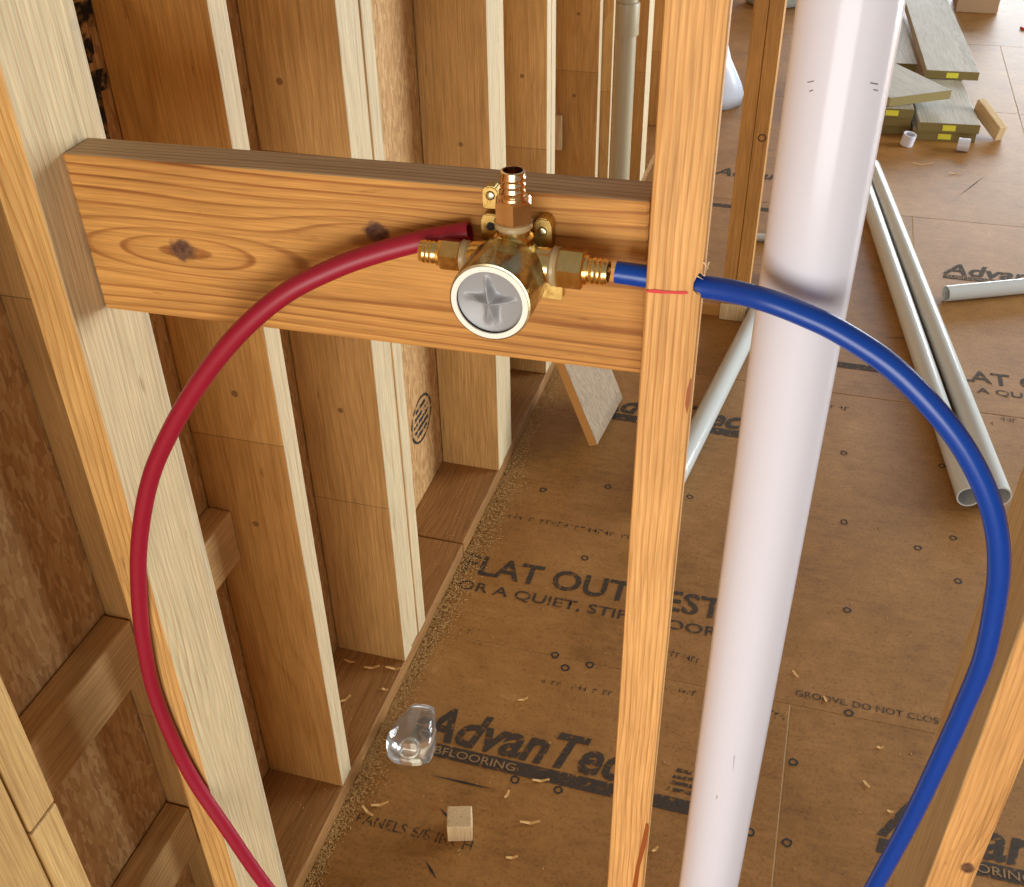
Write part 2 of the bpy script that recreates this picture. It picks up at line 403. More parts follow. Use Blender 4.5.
def annulus(name, c, r0, r1, mat, parent, seg=14, jit=.15):
    vs, fs = [], []
    for k in range(seg):
        th = 2 * math.pi * k / seg; j = 1 + random.uniform(-jit, jit)
        vs.append((c[0] + r0 * j * math.cos(th), c[1] + r0 * j * math.sin(th), c[2])); vs.append((c[0] + r1 * j * math.cos(th), c[1] + r1 * j * math.sin(th), c[2]))
    for k in range(seg):
        a = 2 * k; b = 2 * ((k + 1) % seg); fs.append((a, a + 1, b + 1, b))
    return mesh(name, vs, fs, mat, parent)

# ------------------------------------------------------------------ floor
floor = frombm('floor', boxbm(8.4, 12, .04, 0), m_gap); floor.location = (3.38, 4.0, -.0215); tag(floor, 'brown strand-board subfloor with dark stamped lettering', 'floor', kind='structure')
FL = floor.location
rows = [-2.0, .215, 1.425, 2.535, 3.76, 4.97, 6.02, 7.24, 8.46, 10.0]
offs = [.6, .105, -.02 + 1.0, .35, -.5 + 1.3, .80, -.35, .45, .9]
for i in range(len(rows) - 1):
    s0 = offs[i] - 2.44
    xs = [-.8] + [v for v in (s0, s0 + 2.44, s0 + 4.88, s0 + 7.32) if -.75 < v < 7.5] + [7.5]
    for a, b in zip(xs[:-1], xs[1:]):
        p = frombm('floor_panel', boxbm(b - a - .0022, rows[i + 1] - rows[i] - .0022, .02, .0006), m_floor, floor)
        p.location = Vector(((a + b) / 2, (rows[i] + rows[i + 1]) / 2, -.01)) - FL
fprint = floor
def ftext(name, body, x, y, width, mat=None, **k):
    o = text(name, body, x, y, width, mat or m_print, floor, **k); o.location = o.location - FL; return o
def fshape(o): o.location = o.location - FL; return o
def logo(x, y, wdt=.46, dx=0.0):
    ftext('stamped_logo', 'AdvanTech', x, y, wdt, shear=.28, off=.028, height=.080)
    bar = fshape(flat('stamped_bar', [(x + .0, y - .036), (x + wdt * 1.34, y - .036), (x + wdt * 1.345, y - .008), (x + .005, y - .008)], .0006, m_print, floor))
    ftext('stamped_bar_lettering', 'SUBFLOORING', x + .012 + dx, y - .030, .185, m_knock, off=.005, z=.0011, height=.0165)
    for k in range(4):
        fshape(flat('stamped_stripe', [(x + wdt + .03 + k * .003, y + .004 + k * .014), (x + wdt + .085 - k * .006, y + .004 + k * .014), (x + wdt + .088 - k * .006, y + .012 + k * .014), (x + wdt + .034 + k * .003, y + .012 + k * .014)], .0006, m_printf, floor))
logo(-.548, 1.172, .43)
logo(.262, 1.185, .445, .045)
logo(.435, 3.335, .47)
def slogan(x, y, s=1.0):
    ftext('stamped_slogan', 'FLAT OUT BEST', x, y, .56 * s, off=.02, height=.062 * s)
    ftext('stamped_slogan', 'FOR A QUIET, STIFF FLOOR', x - .012, y - .052 * s, .57 * s, off=.012, height=.032 * s)
slogan(-.606, 1.612)
slogan(.415, 2.685)
ftext('stamped_note', 'PANELS 5/8 INCH', -.582, .972, .205, m_printf, off=.01, height=.020)
ftext('stamped_note', 'GROOVE. DO NOT CLOSE', .112, 1.449, .268, m_print, off=.006, height=.015)
def smudge(a, b, h, n):
    p, q = onp(a, 2, 0), onp(b, 2, 0); d = q - p; vs, fs = [], []
    for k in range(n):
        if random.random() < .15: continue
        c = p + d * ((k + .5) / n); w_ = d.length / n * .36; hh = h * random.uniform(.7, 1); m0 = len(vs); bar_ = random.random() < .5
        quads = [(-w_, -w_ * .4, 0, hh), (-w_ * .4, w_, hh * .75, hh)] if bar_ else [(-w_, w_, hh * .4, hh * .62), (w_ * .3, w_, 0, hh)]
        for (x0, x1, y0, y1) in quads:
            m0 = len(vs); vs += [(c.x + x0, c.y + y0, .0008), (c.x + x1, c.y + y0, .0008), (c.x + x1, c.y + y1, .0008), (c.x + x0, c.y + y1, .0008)]; fs.append((m0, m0 + 1, m0 + 2, m0 + 3))
    fshape(mesh('faded_print', vs, fs, m_printf, floor))
smudge((540, 683), (612, 697), .014, 14)
smudge((665, 655), (700, 664), .016, 7); smudge((665, 690), (696, 697), .014, 6)
smudge((505, 517), (632, 540), .018, 22); smudge((452, 631), (470, 634), .012, 5)
smudge((770, 400), (850, 411), .020, 12); smudge((1000, 421), (1024, 424), .022, 4); smudge((985, 424), (994, 425), .02, 2)
smudge((762, 716), (785, 721), .02, 4); smudge((690, 152), (705, 152), .03, 3)
fshape(flat('stamped_bar', [(.05, 2.67), (.32, 2.67), (.32, 2.70), (.05, 2.70)], .0006, m_print, floor))
fshape(flat('stamped_bar', [(-.47, 2.262), (.10, 2.262), (.10, 2.292), (-.47, 2.292)], .0006, m_print, floor))
ftext('stamped_logo', 'AdvanTech', -.47, 2.30, .43, shear=.28, off=.028, height=.080)
fshape(flat('stamped_bar', [(-.45, 3.68), (.05, 3.68), (.05, 3.71), (-.45, 3.71)], .0006, m_print, floor))
ftext('stamped_logo', 'AdvanTech', -.38, 3.98, .46, shear=.28, off=.028, height=.08)
for p in [(844, 453), (844, 522), (847, 610), (953, 538), (958, 581), (942, 466), (793, 762), (787, 843), (555, 655), (590, 665), (515, 780), (558, 790), (585, 558), (608, 487), (690, 497), (543, 490), (750, 832), (849, 713), (565, 668), (918, 548)]:
    q = onp(p, 2, 0)
    fshape(annulus('fastener_mark', (q.x, q.y, .0007), .0052, .0085, m_black, floor))
# scratches and the pencil dash
for a, b in [((430, 775), (497, 790)), ((440, 808), (452, 822)), ((425, 860), (437, 880)), ((960, 195), (985, 176)), ((880, 338), (915, 338))]:
    p, q = onp(a, 2, 0), onp(b, 2, 0); d = (q - p).normalized(); nrm = Vector((-d.y, d.x, 0)) * .0022
    fshape(mesh('scratch', [p + Vector((0, 0, .0007)), (p + q) / 2 + nrm + Vector((0, 0, .0007)), q + Vector((0, 0, .0007)), (p + q) / 2 - nrm + Vector((0, 0, .0007))], [(0, 3, 2, 1)], m_black, floor))

# ------------------------------------------------------------------ exterior wall (left): sheathing, studs, plate, blocks
XF, XB = -.614, -.754
wl = frombm('wall_left', boxbm(.012, 9.0, 2.6, 0), m_osb); wl.location = (XB - .0065, 3.0, 1.3)
tag(wl, 'strand-board sheathed exterior wall with open stud bays', 'wall', kind='structure')
def wpart(o): o.location = o.location - wl.location; o.parent = wl; return o
PT = .038
plates = [(-1.0, 1.655), (1.659, 3.9), (3.904, 7.0)]
for a, b in plates: wpart(lumber('bottom_plate', (XB, a, 0.0), (XF, b, PT), 'Y', m_plate))
ZT = 2.45
studs = [(.372, 'w'), (.4080, 'w'), (.762, 'n'), (1.007, 'w'), (1.302, 'n'), (1.3405, 'n'), (1.379, 'n'), (1.926, 'n'), (1.9645, 'n'), (2.003, 'n'), (2.372, 'n'), (2.4105, 'n'), (2.93, 'w'), (3.73, 'n'), (3.7685, 'n'), (3.807, 'n'), (4.35, 'n'), (4.9, 'n'), (5.5, 'n')]
for y, k in studs:
    dx = random.uniform(-.0025, .0015) if y > .8 else 0
    wpart(lumber('stud', (XB + .001, y, PT), (XF + dx, y + .038, ZT), 'Z', m_corner if y < .5 else m_ext2 if k == 'w' else m_ext))
# cut trimmer in the lower-left corner: two lengths with an open saw cut
wpart(lumber('trimmer', (XB + .001, .4495, PT), (XF, .487, .693), 'Z', m_corner))
wpart(lumber('trimmer', (XB + .001, .4495, .6965), (XF, .487, ZT), 'Z', m_corner))
for (ya, yb, za, zb) in [(.489, .760, .560, .648), (.489, .760, .19, .277), (.802, 1.0055, .536, .624), (.802, 1.0055, 1.55, 1.64)]:
    wpart(lumber('block', (XB + .001, ya, za), (-.716, yb, zb), 'Y', m_block))
# inspection stamp and black stencil blots on the sheathing
def wflat(name, yz, mat):
    return wpart(mesh(name, [(XB + .0006, a, b) for a, b in yz], [tuple(range(len(yz)))], mat))
ring = []
oc = Vector((0, 1.815, .238))
vs, fs = [], []
for k in range(28):
    th = 2 * math.pi * k / 28
    for rr in (1.0, .90): vs.append((XB + .0007, oc.y + .062 * rr * math.cos(th), oc.z + .056 * rr * math.sin(th)))
for k in range(28):
    a = 2 * k; b = 2 * ((k + 1) % 28); fs.append((a, a + 1, b + 1, b))
wpart(mesh('oval_stamp', vs, fs, m_stencil))
for k in range(5):
    h = oc.z + .032 - k * .016; wd = .045 * math.cos((k - 2) * .42)
    wflat('stamp_line', [(oc.y - wd, h - .0045), (oc.y + wd, h - .0045), (oc.y + wd, h + .0045), (oc.y - wd, h + .0045)], m_stencil)
for k in range(14):
    z = .96 + k * .032; y0 = .955 + random.uniform(-.012, .012); h_ = random.uniform(.018, .030)
    wflat('stencil_blot', [(y0, z), (y0 + .040, z - .004), (y0 + .042, z + h_), (y0 + .004, z + h_ + .004)], m_stencil)

# ------------------------------------------------------------------ partition framing (foreground)
YF, YR = .655, .744
o = lumber('wall_stud', (-.6165, YF, .039), (-.579, YR, 2.45), 'Z', m_left, None, .0015)
tag(o, 'pine stud at far left, end of the blocking board nailed to its pale side', 'stud')
o = lumber('wall_stud', (.2, YF, .039), (.238, .790, 2.45), 'Z', m_right)
rs = o; tag(o, 'pine stud in the lower right corner beside the blue tube', 'stud')
# sole plate of the partition
o = lumber('sole_plate', (-.613, YF, 0), (.9, .790, .038), 'X', m_plate); tag(o, 'flat wooden sole plate under the three foreground studs', 'plate')
# centre stud with the drilled hole broken out at its right front corner
HOLE = Vector((-.0805, .6675, 1.2365))
bm = bmesh.new(); bmesh.ops.create_cube(bm, size=1); bmesh.ops.scale(bm, vec=(.038, .089, 2.411), verts=bm.verts)
bmesh.ops.bevel(bm, geom=list(bm.edges), offset=.0028, segments=2, affect='EDGES', profile=.5)
cs = frombm('wall_stud', bm, m_center); csc = Vector((-.0840, .6995, 1.2445)); cs.location = csc; cs.rotation_euler[2] = math.radians(4.4)
CSI = Matrix.Rotation(-math.radians(4.4), 3, 'Z')
cut = lathe('cutter', [(.0098, -.03), (.0098, .03)], (1, 0, 0), HOLE, None, seg=24, smooth=False)
cb = bmesh.new(); bmesh.ops.create_icosphere(cb, subdivisions=2, radius=1)
for v in cb.verts: v.co *= 1 + random.uniform(-.18, .18)
bmesh.ops.scale(cb, vec=(.0065, .006, .0105), verts=cb.verts)
chip = frombm('cutter2', cb); chip.location = (-.0615, .657, 1.2385)
for c in (cut, chip):
    md = cs.modifiers.new('b', 'BOOLEAN'); md.operation = 'DIFFERENCE'; md.object = c; md.solver = 'EXACT'
bpy.context.view_layer.update()
me = bpy.data.meshes.new_from_object(cs.evaluated_get(bpy.context.evaluated_depsgraph_get()))
cs.modifiers.clear(); cs.data = me
if not me.materials: me.materials.append(m_center)
else:
    while len(me.materials) > 1: me.materials.pop()
    me.materials[0] = m_center
for c in (cut, chip): bpy.data.objects.remove(c)
tag(cs, 'upright pine stud in the middle with a red line and drilled hole', 'stud')
def on_stud(name, pix, mat, eps=.0006):
    pts = [CSI @ (onp(p, 1, YF + .0015) - csc) for p in pix]
    for q_ in pts: q_.y = -.0445 - eps
    return mesh(name, pts, [tuple(range(len(pts)))], mat, cs)
on_stud('red_line', [(646, 288), (655, 287.4), (664, 289), (674, 290), (687, 290.5), (688.5, 292.8), (684, 293.5), (672, 292.4), (660, 291.8), (652, 290.6), (646.5, 290.2)][::-1], m_redink)
on_stud('pitch_streak', [(646, 822), (649, 826), (646, 845), (640, 866), (637, 889), (632, 889), (636, 866), (641, 845)], m_pitch)
on_stud('pitch_pocket', [(690.5, 378), (691.5, 380), (689.5, 402), (687, 414), (685.3, 404), (687, 390)], m_pitch)
# splinters at the hole
for a, b in [((703, 262), (710, 270)), ((709, 262), (706, 272)), ((697, 276), (704, 280)), ((705, 276), (699, 272))]:
    p = CSI @ (onp(a, 1, YF + .001) - csc); q = CSI @ (onp(b, 1, YF - .002) - csc); d = (q - p).cross(Vector((0, 1, 0))).normalized() * .0006
    mesh('splinter', [p + d, p - d, q, p + Vector((0, .0012, 0))], [(0, 1, 2), (0, 2, 3), (1, 3, 2), (0, 3, 1)], m_pale, cs)
# blocking board
bb = lumber('blocking_board', (-.5785, .695, 1.1290), (-.1050, .733, 1.2690), 'X', m_board)
bb.matrix_basis = Matrix.Translation(bb.location + Vector((0, 0, .0035))) @ Matrix.Rotation(-.0165, 4, 'Y') @ ROT['X'].to_4x4()
tag(bb, 'knotty golden pine board fixed level between two studs behind the valve', 'board')

# ------------------------------------------------------------------ large white drain pipe
pc = Vector((.0048, .703, 0))
o = tube('drain_pipe', [pc + Vector((0, 0, z)) for z in (.0385, .6, 1.2, 1.8, 2.5)], .0314, .027, m_pvc, seg=64)
tag(o, 'thick upright white plastic drain pipe passing behind the blue tube', 'pipe')
dp = o
def on_pipe(px, rr=.0316):
    d_ = ray(px); ox, oy = CAM.x - pc.x, CAM.y - pc.y
    a_ = d_.x ** 2 + d_.y ** 2; b_ = ox * d_.x + oy * d_.y; c_ = ox * ox + oy * oy - rr * rr
    return CAM + d_ * ((-b_ - math.sqrt(max(0, b_ * b_ - a_ * c_))) / a_)
for (x0, y0, x1, y1, hh) in [(870, 82, 878, 83.5, 1.6), (873, 89, 878, 90, 1.3), (807, 82, 814, 80.5, 1.0), (809, 91, 813, 89.5, 1.0), (734, 755, 733, 772, 1.0), (717, 795, 716, 799, 1.3)]:
    q4 = [on_pipe((x0, y0)), on_pipe((x1, y1)), on_pipe((x1, y1 + hh)), on_pipe((x0 + .6, y0 + hh))]
    mesh('faint_mark', [v - dp.location for v in q4], [(3, 2, 1, 0)], m_mark, dp)

# ------------------------------------------------------------------ red and blue tubes
red = [((470, 232), .686), ((430, 239), .683), ((380, 252), .676), ((335, 268), .668), ((286, 293), .658), ((241, 331), .650), ((201, 380), .6460), ((170, 432), .6455), ((149.5, 482), .6455), ((139.5, 540), .6455), ((138.8, 590), .6455), ((143.5, 640), .6455), ((157, 700), .6455), ((189, 772), .6455), ((226, 828), .6455), ((267, 887), .6455), ((330, 965), .6455)]
o = tube('supply_tube', catmull([onp(p, 1, y) for p, y in red] + [Vector((-.41, .64, .10)), Vector((-.385, .64, .0085))], 8), .0080, .0060, m_red)
tag(o, 'red plastic water tube arching down from the valve in front of left stud', 'tube')
blue = [((616, 272), .6675), ((640, 275.5), .6675), ((668, 280), .6675), ((697, 285.5), .6665), ((730, 291), .661), ((764, 299.5), .6535), ((800, 313), .649), ((840, 332), .645), ((891, 366), .640), ((935, 410), .636), ((965, 450), .634), ((986, 492), .633), ((996.5, 530), .633), ((999, 569), .634), ((994, 610), .636), ((983, 660), .637), ((962, 711), .640), ((946.5, 745), .641), ((912.6, 816), .642), ((874, 887), .642), ((830, 965), .642)]
o = tube('supply_tube', catmull([onp(p, 1, y) for p, y in blue] + [Vector((.135, .642, .25)), Vector((.125, .642, .0085))], 8), .0079, .0060, m_blue)
tag(o, 'blue plastic water tube threaded through the middle stud and looping down right', 'tube')

# ------------------------------------------------------------------ brass valve
V0 = Vector((-.1968, .668, 1.2330)); FZ = 1.2258
val = empty('shower_valve', V0); tag(val, 'brass mixing valve with round grey-capped face on the blocking board', 'valve')
def vp(o): return child(o, val)
ax = (0, -1, 0); A0 = Vector((-.1998, 0, FZ))
vp(lathe('valve_body', [(0, 0), (.021, 0), (.0225, .004), (.026, .012), (.0285, .026), (.0292, .030), (.0292, .066), (.0288, .0685), (.0262, .0690), (.0262, .0575), (0, .0575)], ax, A0 + Vector((0, .686, 0)), m_nickel, seg=56))
vp(lathe('collar_ring', [(.0274, .0), (.0274, .0014), (.0236, .0014), (.0236, .0)], ax, A0 + Vector((0, .6177, 0)), m_ring, seg=56, close=True))
# plaster guard disc with raised four-point star
def star_disc():
    vs, fs = [], []; nr, ns = 14, 64; R = .0236
    for i in range(nr + 1):
        r = R * i / nr
        for k in range(ns):
            th = 2 * math.pi * k / ns; x, z = r * math.cos(th), r * math.sin(th)
            h = -.0036 + .0030 * (r / R) ** 2
            for ang, wd, ln in ((math.radians(8), .0016, .021), (math.radians(100), .0020, .021), (math.radians(176), .0018, .020), (math.radians(262), .0030, .019), (math.radians(283), .0022, .017)):
                dx, dz = math.cos(ang), math.sin(ang); al = x * dx + z * dz; pe = abs(-x * dz + z * dx)
                if al > -.002:
                    f = max(0, 1 - al / ln); ww = wd + .0035 * max(0, 1 - al / .010)
                    h = max(h, -.0036 + .0085 * min(1, f * 1.8 + .25 * (al < ln)) * max(0, 1 - pe / ww) ** .8 * (al < ln))
            vs.append((x, -h, z))
    for i in range(nr):
        for k in range(ns):
            k2 = (k + 1) % ns; fs.append((i * ns + k, i * ns + k2, (i + 1) * ns + k2, (i + 1) * ns + k))
    o = mesh('plaster_guard', vs, fs, m_guard, None, True); o.location = A0 + Vector((0, .6190, 0))
    return o
vp(star_disc())
# crosswise casting behind the body and the top stub
vp(lathe('cross_casting', [(.0095, -.042), (.0095, -.034), (.0125, -.030), (.0125, .030), (.0095, .034), (.0095, .042)], (1, 0, 0), V0, m_brass, seg=28))
vp(lathe('top_stub', [(.0140, 0), (.0140, .020), (.0118, .022), (.0118, .034)], (0, 0, 1), V0, m_brass, seg=28))
def hexnut(name, axis, start, rad, ln, mat, cham=.0012):
    return lathe(name, [(rad * .9, 0), (rad, cham), (rad, ln - cham), (rad * .9, ln)], axis, start, mat, seg=6, smooth=False)
def fitting(axis, dist, rn, nln, mat, rb, bln):
    a = Vector(axis); s = V0 + a * dist
    vp(lathe('sealant_thread', [(rn * .84, -.006), (rn * .96, -.004), (rn * .92, -.002), (rn * .98, .0), (rn * .8, .0005)], a, s, m_tape, seg=26))
    vp(hexnut('hex_nut', a, s, rn, nln, mat))
    s2 = s + a * nln; g = rb * .93
    prof = [(rb * 1.12, 0), (rb * 1.12, .0025), (g, .0028)]
    t = .0045
    n = 3
    for k in range(n):
        prof += [(g, t), (rb, t + .0012), (rb, t + .0024), (g, t + .0036)]; t += (bln - .006) / n
    prof += [(g, bln), (g - .0016, bln + .0004), (g - .0018, bln - .012), (0, bln - .012)]
    vp(lathe('barb', prof, a, s2, mat, seg=28))
fitting((-1, 0, 0), .0385, .0120, .0160, m_brass, .0085, .0160)
fitting((1, 0, 0), .0330, .0150, .0190, m_brass, .0096, .0165)
fitting((0, 0, 1), .0315, .0140, .0160, m_copper, .0092, .0200)
# mounting ears cast on the back of the body
def ear(name, x, z, w, h, d=.016, hole=True, y0=.699):
    outer = []
    pr = [(-w, -h), (w, -h), (w, h * .55), (w * .6, h * .92), (0, h), (-w * .6, h * .92), (-w, h * .55)]
    vs = [(px, y, pz) for y in (0, -d) for px, pz in pr]; n = len(pr)
    fs = [tuple(range(n)), tuple(range(2 * n - 1, n - 1, -1))] + [(k, n + k, n + (k + 1) % n, (k + 1) % n) for k in range(n)]
    bm = bmesh.new(); bv = [bm.verts.new(v) for v in vs]
    for f in fs: bm.faces.new([bv[i] for i in f])
    bmesh.ops.recalc_face_normals(bm, faces=bm.faces)
    bmesh.ops.bevel(bm, geom=list(bm.edges), offset=.0009, segments=2, affect='EDGES')
    o = frombm(name, bm, m_brassr); o.location = (x, y0, z); vp(o)
    if hole:
        s = lathe('mounting_screw', [(0, 0), (.0028, 0), (.0034, .0006), (.0030, .0018), (0, .0026)], (0, -1, 0), (0, -d - .0001, 0), m_nickel, o, seg=16)
        s.location = (0, -d, h * .2)
    return o
ear('mounting_ear', -.2200, 1.2700, .0060, .0085, .010)
ear('mounting_ear', -.2190, 1.2490, .0075, .0105, .014, False)
ear('mounting_ear', -.1800, 1.2490, .0065, .0120, .016)
ear('mounting_ear', -.1745, 1.2040, .0085, .0080, .012, False)
ear('mounting_ear', -.2250, 1.2010, .0075, .0085, .012, False)
vp(lathe('slot_recess', [(0, 0), (.0032, 0), (.0032, .0006), (0, .0006)], (0, -1, 0), (-.2190, .685, 1.2500), m_black, seg=16))

# ------------------------------------------------------------------ pipes lying on the floor
def fpipe(a, b, r, label, group=None, ra=None):
    o = tube('plastic_pipe', [a, a.lerp(b, .35), a.lerp(b, .7), b], r, r * .86, m_pvcg, seg=40); tag(o, label, 'pipe', group); return o
r = .0272
a1, b1 = onp((969, 497), 2, r), onp((879, 230), 2, r); d = (b1 - a1)
nrm = Vector((d.y, -d.x, 0)).normalized()
fpipe(a1, a1 + d * 1.42, r, 'left of two parallel white pipes lying on the floor at right')
fpipe(a1 + nrm * .0690 + d * .006, a1 + nrm * .0560 + d * 1.40, r, 'right of two parallel white pipes lying on the floor at right')
a, b = onp((946, 293.5), 2, .024), onp((1024, 286), 2, .024); fpipe(a, a + (b - a) * 5, .024, 'single white pipe pointing right across the floor at right edge')
a, b = onp((745, 338), 2, r), onp((690, 447), 2, r); d = b - a
fpipe(a + d * 1.38, a - d * .85, r, 'white pipe lying on floor seen between middle stud and drain pipe')
a = Vector((-.2, 3.42, .014)); fpipe(a, a + Vector((.2, .03, 0)), .013, 'thin white pipe lying behind the far doubled stud')

# ------------------------------------------------------------------ things by the far end of the exterior wall
pz = [0, .3, .74]
vpipe = empty('vent_pipe', (-.573, 3.1, 0)); tag(vpipe, 'grey-tan upright pipe with a coupling beside the exterior studs', 'pipe')
o = tube('pipe_run', [(-.573, 3.1, z) for z in (0, .5, 1.2, 2.45)], .0295, .026, m_pvct, seg=36); child(o, vpipe)
o = lathe('coupling', [(.0300, 0), (.0348, 0), (.0352, .002), (.0352, .086), (.0348, .088), (.0300, .088)], (0, 0, 1), (-.573, 3.1, .735), m_pvct, seg=36, close=True); child(o, vpipe)
o = lumber('corner_stud', (-.6225, 2.972, .039), (-.585, 2.992, 2.45), 'Z', m_ext2); tag(o, 'narrow brown stud just left of the grey-tan upright pipe', 'stud')
o = lumber('corner_plate', (-.612, 2.95, 0), (-.25, 3.039, .038), 'X', m_plate) if False else None
# doubled interior stud on its plate
i0 = empty('doubled_stud', (-.172, 2.90, 0)); tag(i0, 'doubled orange stud standing left of the drain pipe in the distance', 'stud')
ZB = .055
child(lumber('stud_ply', (-.2105, 2.858, ZB), (-.173, 2.947, 2.45), 'Z', m_inner), i0)
child(lumber('stud_ply', (-.172, 2.858, ZB), (-.1345, 2.947, 2.45), 'Z', m_inner), i0)
qn = onp((762, 138), 1, 2.8572) - i0.location
vs, fs = [], []
for k in range(16):
    th = 2 * math.pi * k / 16
    for rr in (.009, .006): vs.append(qn + Vector((rr * math.cos(th) * 1.3, 0, rr * math.sin(th) * 1.2)))
for k in range(16):
    a = 2 * k; b = 2 * ((k + 1) % 16); fs.append((a, a + 1, b + 1, b))
mesh('dark_knot', vs, fs, m_knotd, i0)
o = frombm('base_block', boxbm(.076, .095, .054, .004, 2), m_pale); o.location = (-.1725, 2.9025, .0275); tag(o, 'cream block under the foot of the doubled orange stud', 'block')
o = lumber('partition_plate', (-.563, 2.875, 0), (-.2115, 2.964, .038), 'X', m_inner); tag(o, 'flat orange plate on floor running left from the doubled stud', 'plate')
q = onp((559, 132), 1, 2.918)
o = frombm('pale_block', boxbm(.020, .022, .10, .002, 2), m_pale); o.location = q - wl.location; o.parent = wl
# leaning strand-board offcut
P0 = onp((597, 456), 2, 0)
Pa = onp((556, 356), 1, P0.y + .03); e1 = (Pa - P0).normalized()
best = None
for k in range(500):
    y = P0.y + .004 * k
    e2 = (onp((642, 372), 1, y) - P0).normalized(); dt = abs(e1.dot(e2))
    if best is None or dt < best[0]: best = (dt, e2, y)
e2 = (best[1] - e1 * best[1].dot(e1)).normalized(); nn = e2.cross(e1).normalized()
if nn.dot(CAM - P0) < 0: nn = -nn
OL, OW, OT = min(.60, (-.612 - P0.x) / e1.x), .26, .022
vs = []
for c_ in (0, -1):
    for (u_, v_) in ((0, 0), (1, 0), (1, 1), (0, 1)):
        vs.append(e1 * OL * u_ + e2 * OW * v_ + nn * OT * c_)
fs = [(0, 1, 2, 3), (7, 6, 5, 4), (0, 4, 5, 1), (1, 5, 6, 2), (2, 6, 7, 3), (3, 7, 4, 0)]
bm = bmesh.new(); bv = [bm.verts.new(v) for v in vs]
for f in fs: bm.faces.new([bv[i] for i in f])
bmesh.ops.recalc_face_normals(bm, faces=bm.faces); bmesh.ops.bevel(bm, geom=list(bm.edges), offset=.001, segments=1, affect='EDGES')
o = frombm('board_offcut', bm, m_osbs); o.location = P0
low = min(v.co.z for v in o.data.vertices); o.location.z = -low + .0005
o.data.materials.append(m_cutedge)
for p in o.data.polygons:
    if abs(p.normal.dot(nn)) < .5: p.material_index = 1
tag(o, 'grey strand-board offcut resting on its corner below the blocking board', 'offcut')

# ------------------------------------------------------------------ lumber pile in the top right
def plank(nl, nr, ztop, th, L, label, tagpos=None, along=None, back=0.0, wid=None):
    """nl, nr: where the near end's top corners are seen; ztop: height of its top from what it lies on"""
    A = onp(nl, 2, ztop); B = onp(nr, 2, ztop); wv = B - A; width = wv.length; wv.normalize()
    d = Vector((-wv.y, wv.x, 0))
    if along is not None:
        d = along.copy(); wv = Vector((d.y, -d.x, 0)); width = wid or width; A = A + d * back
    if d.y < 0: d = -d
    R = Matrix((Vector((0, 0, -1)), wv, d)).transposed()
    if R.determinant() < 0: R = Matrix((Vector((0, 0, 1)), wv, d)).transposed()
    root = frombm('plank', boxbm(th, width, L, .003, 2), m_treated)
    put(root, A + wv * width / 2 + d * L / 2 - Vector((0, 0, th / 2)), R)
    e = frombm('sawn_end', boxbm(th * .97, width * .99, .002, 0), m_treated_end, root); e.location = (0, 0, -L / 2 - .0002)
    if tagpos is not None:
        t = frombm('end_tag', boxbm(th * .6, .050, .001, 0), m_tag, root); t.location = (0, tagpos, -L / 2 - .0016)
    tag(root, label, 'plank', 'treated planks in the far pile'); return root
plank((914, 130.5), (977, 134), .036, .036, .60, 'lower plank in right pile, yellow tag over white ring', .0)
plank((919.6, 122), (981, 125.2), .074, .037, .62, 'plank with yellow tag on top of right pile under tilted offcut', .0)
plank((874, 124), (911, 126), .036, .036, .5, 'bottom plank of left stack beside the drain pipe')
plank((874, 116), (912, 118), .073, .036, .5, 'middle plank of left stack beside the drain pipe')
plank((874, 107.5), (914.5, 109.5), .110, .036, .5, 'upper plank of left stack with yellow tag beside drain pipe', -.005)
lp = plank((926.7, 70), (980, 72.5), .112, .036, 1.5, 'long wide grey plank with yellow tag pointing to the cardboard box', .0)
plank((889, 66), (911.5, 63.5), .074, .036, 1.3, 'narrow grey plank left of the long wide plank', None, lp.matrix_basis.to_3x3() @ Vector((0, 0, 1)), .05, .13)
plank((890, 98), (952, 90), .148, .036, .55, 'slanted pale plank lying across the top of the pile')
# small orange-sided offcut leaning on the pile
T_, B_ = onp((979, 105), 2, .085), onp((1001, 134), 2, .030)
zc = (B_ - T_).normalized(); yc = Vector((0, 0, 1)).cross(zc).normalized(); xc = yc.cross(zc)
oc_ = frombm('lumber_offcut', boxbm(.062, .034, (B_ - T_).length, .003, 2), m_pale)
put(oc_, (T_ + B_) / 2, Matrix((xc, yc, zc)).transposed())
low = min((oc_.matrix_basis @ v.co).z for v in oc_.data.vertices); oc_.location.z -= low - .0005
tag(oc_, 'short pale offcut leaning against the right end of the plank pile', 'offcut')
for px, nm in (((907, 143), 'left'), ((957, 143), 'right')):
    q = onp(px, 2, .02)
    o = lathe('pipe_ring', [(.026, 0), (.026, .045), (.021, .045), (.021, 0)], (0.15 if nm == 'left' else 1, -.1, 0.9 if nm == 'left' else 0), (0, 0, 0), m_pvc, seg=28, close=True)
    o.location = (q.x, 4.47 if nm == 'left' else 4.46, .001 if nm == 'left' else .027)
    low = min((o.matrix_basis @ v.co).z for v in o.data.vertices); o.location.z -= low
    tag(o, 'short white pipe ring standing before the left plank stack' if nm == 'left' else 'short white pipe ring lying before the right plank pile', 'pipe ring')
# cardboard box with flaps
bx = empty('cardboard_box', (.72, 6.80, 0)); tag(bx, 'brown cardboard box at the top edge behind the planks', 'box')
b0 = frombm('box_body', boxbm(.22, .28, .22, .003), m_card, bx); b0.location = (0, 0, .11)
f0 = frombm('flap', boxbm(.22, .13, .004, .001), m_card, bx); f0.location = (0, -.20, .245); f0.rotation_euler[0] = .45
f0 = frombm('flap', boxbm(.22, .13, .004, .001), m_card, bx); f0.location = (0, .20, .245); f0.rotation_euler[0] = -.45
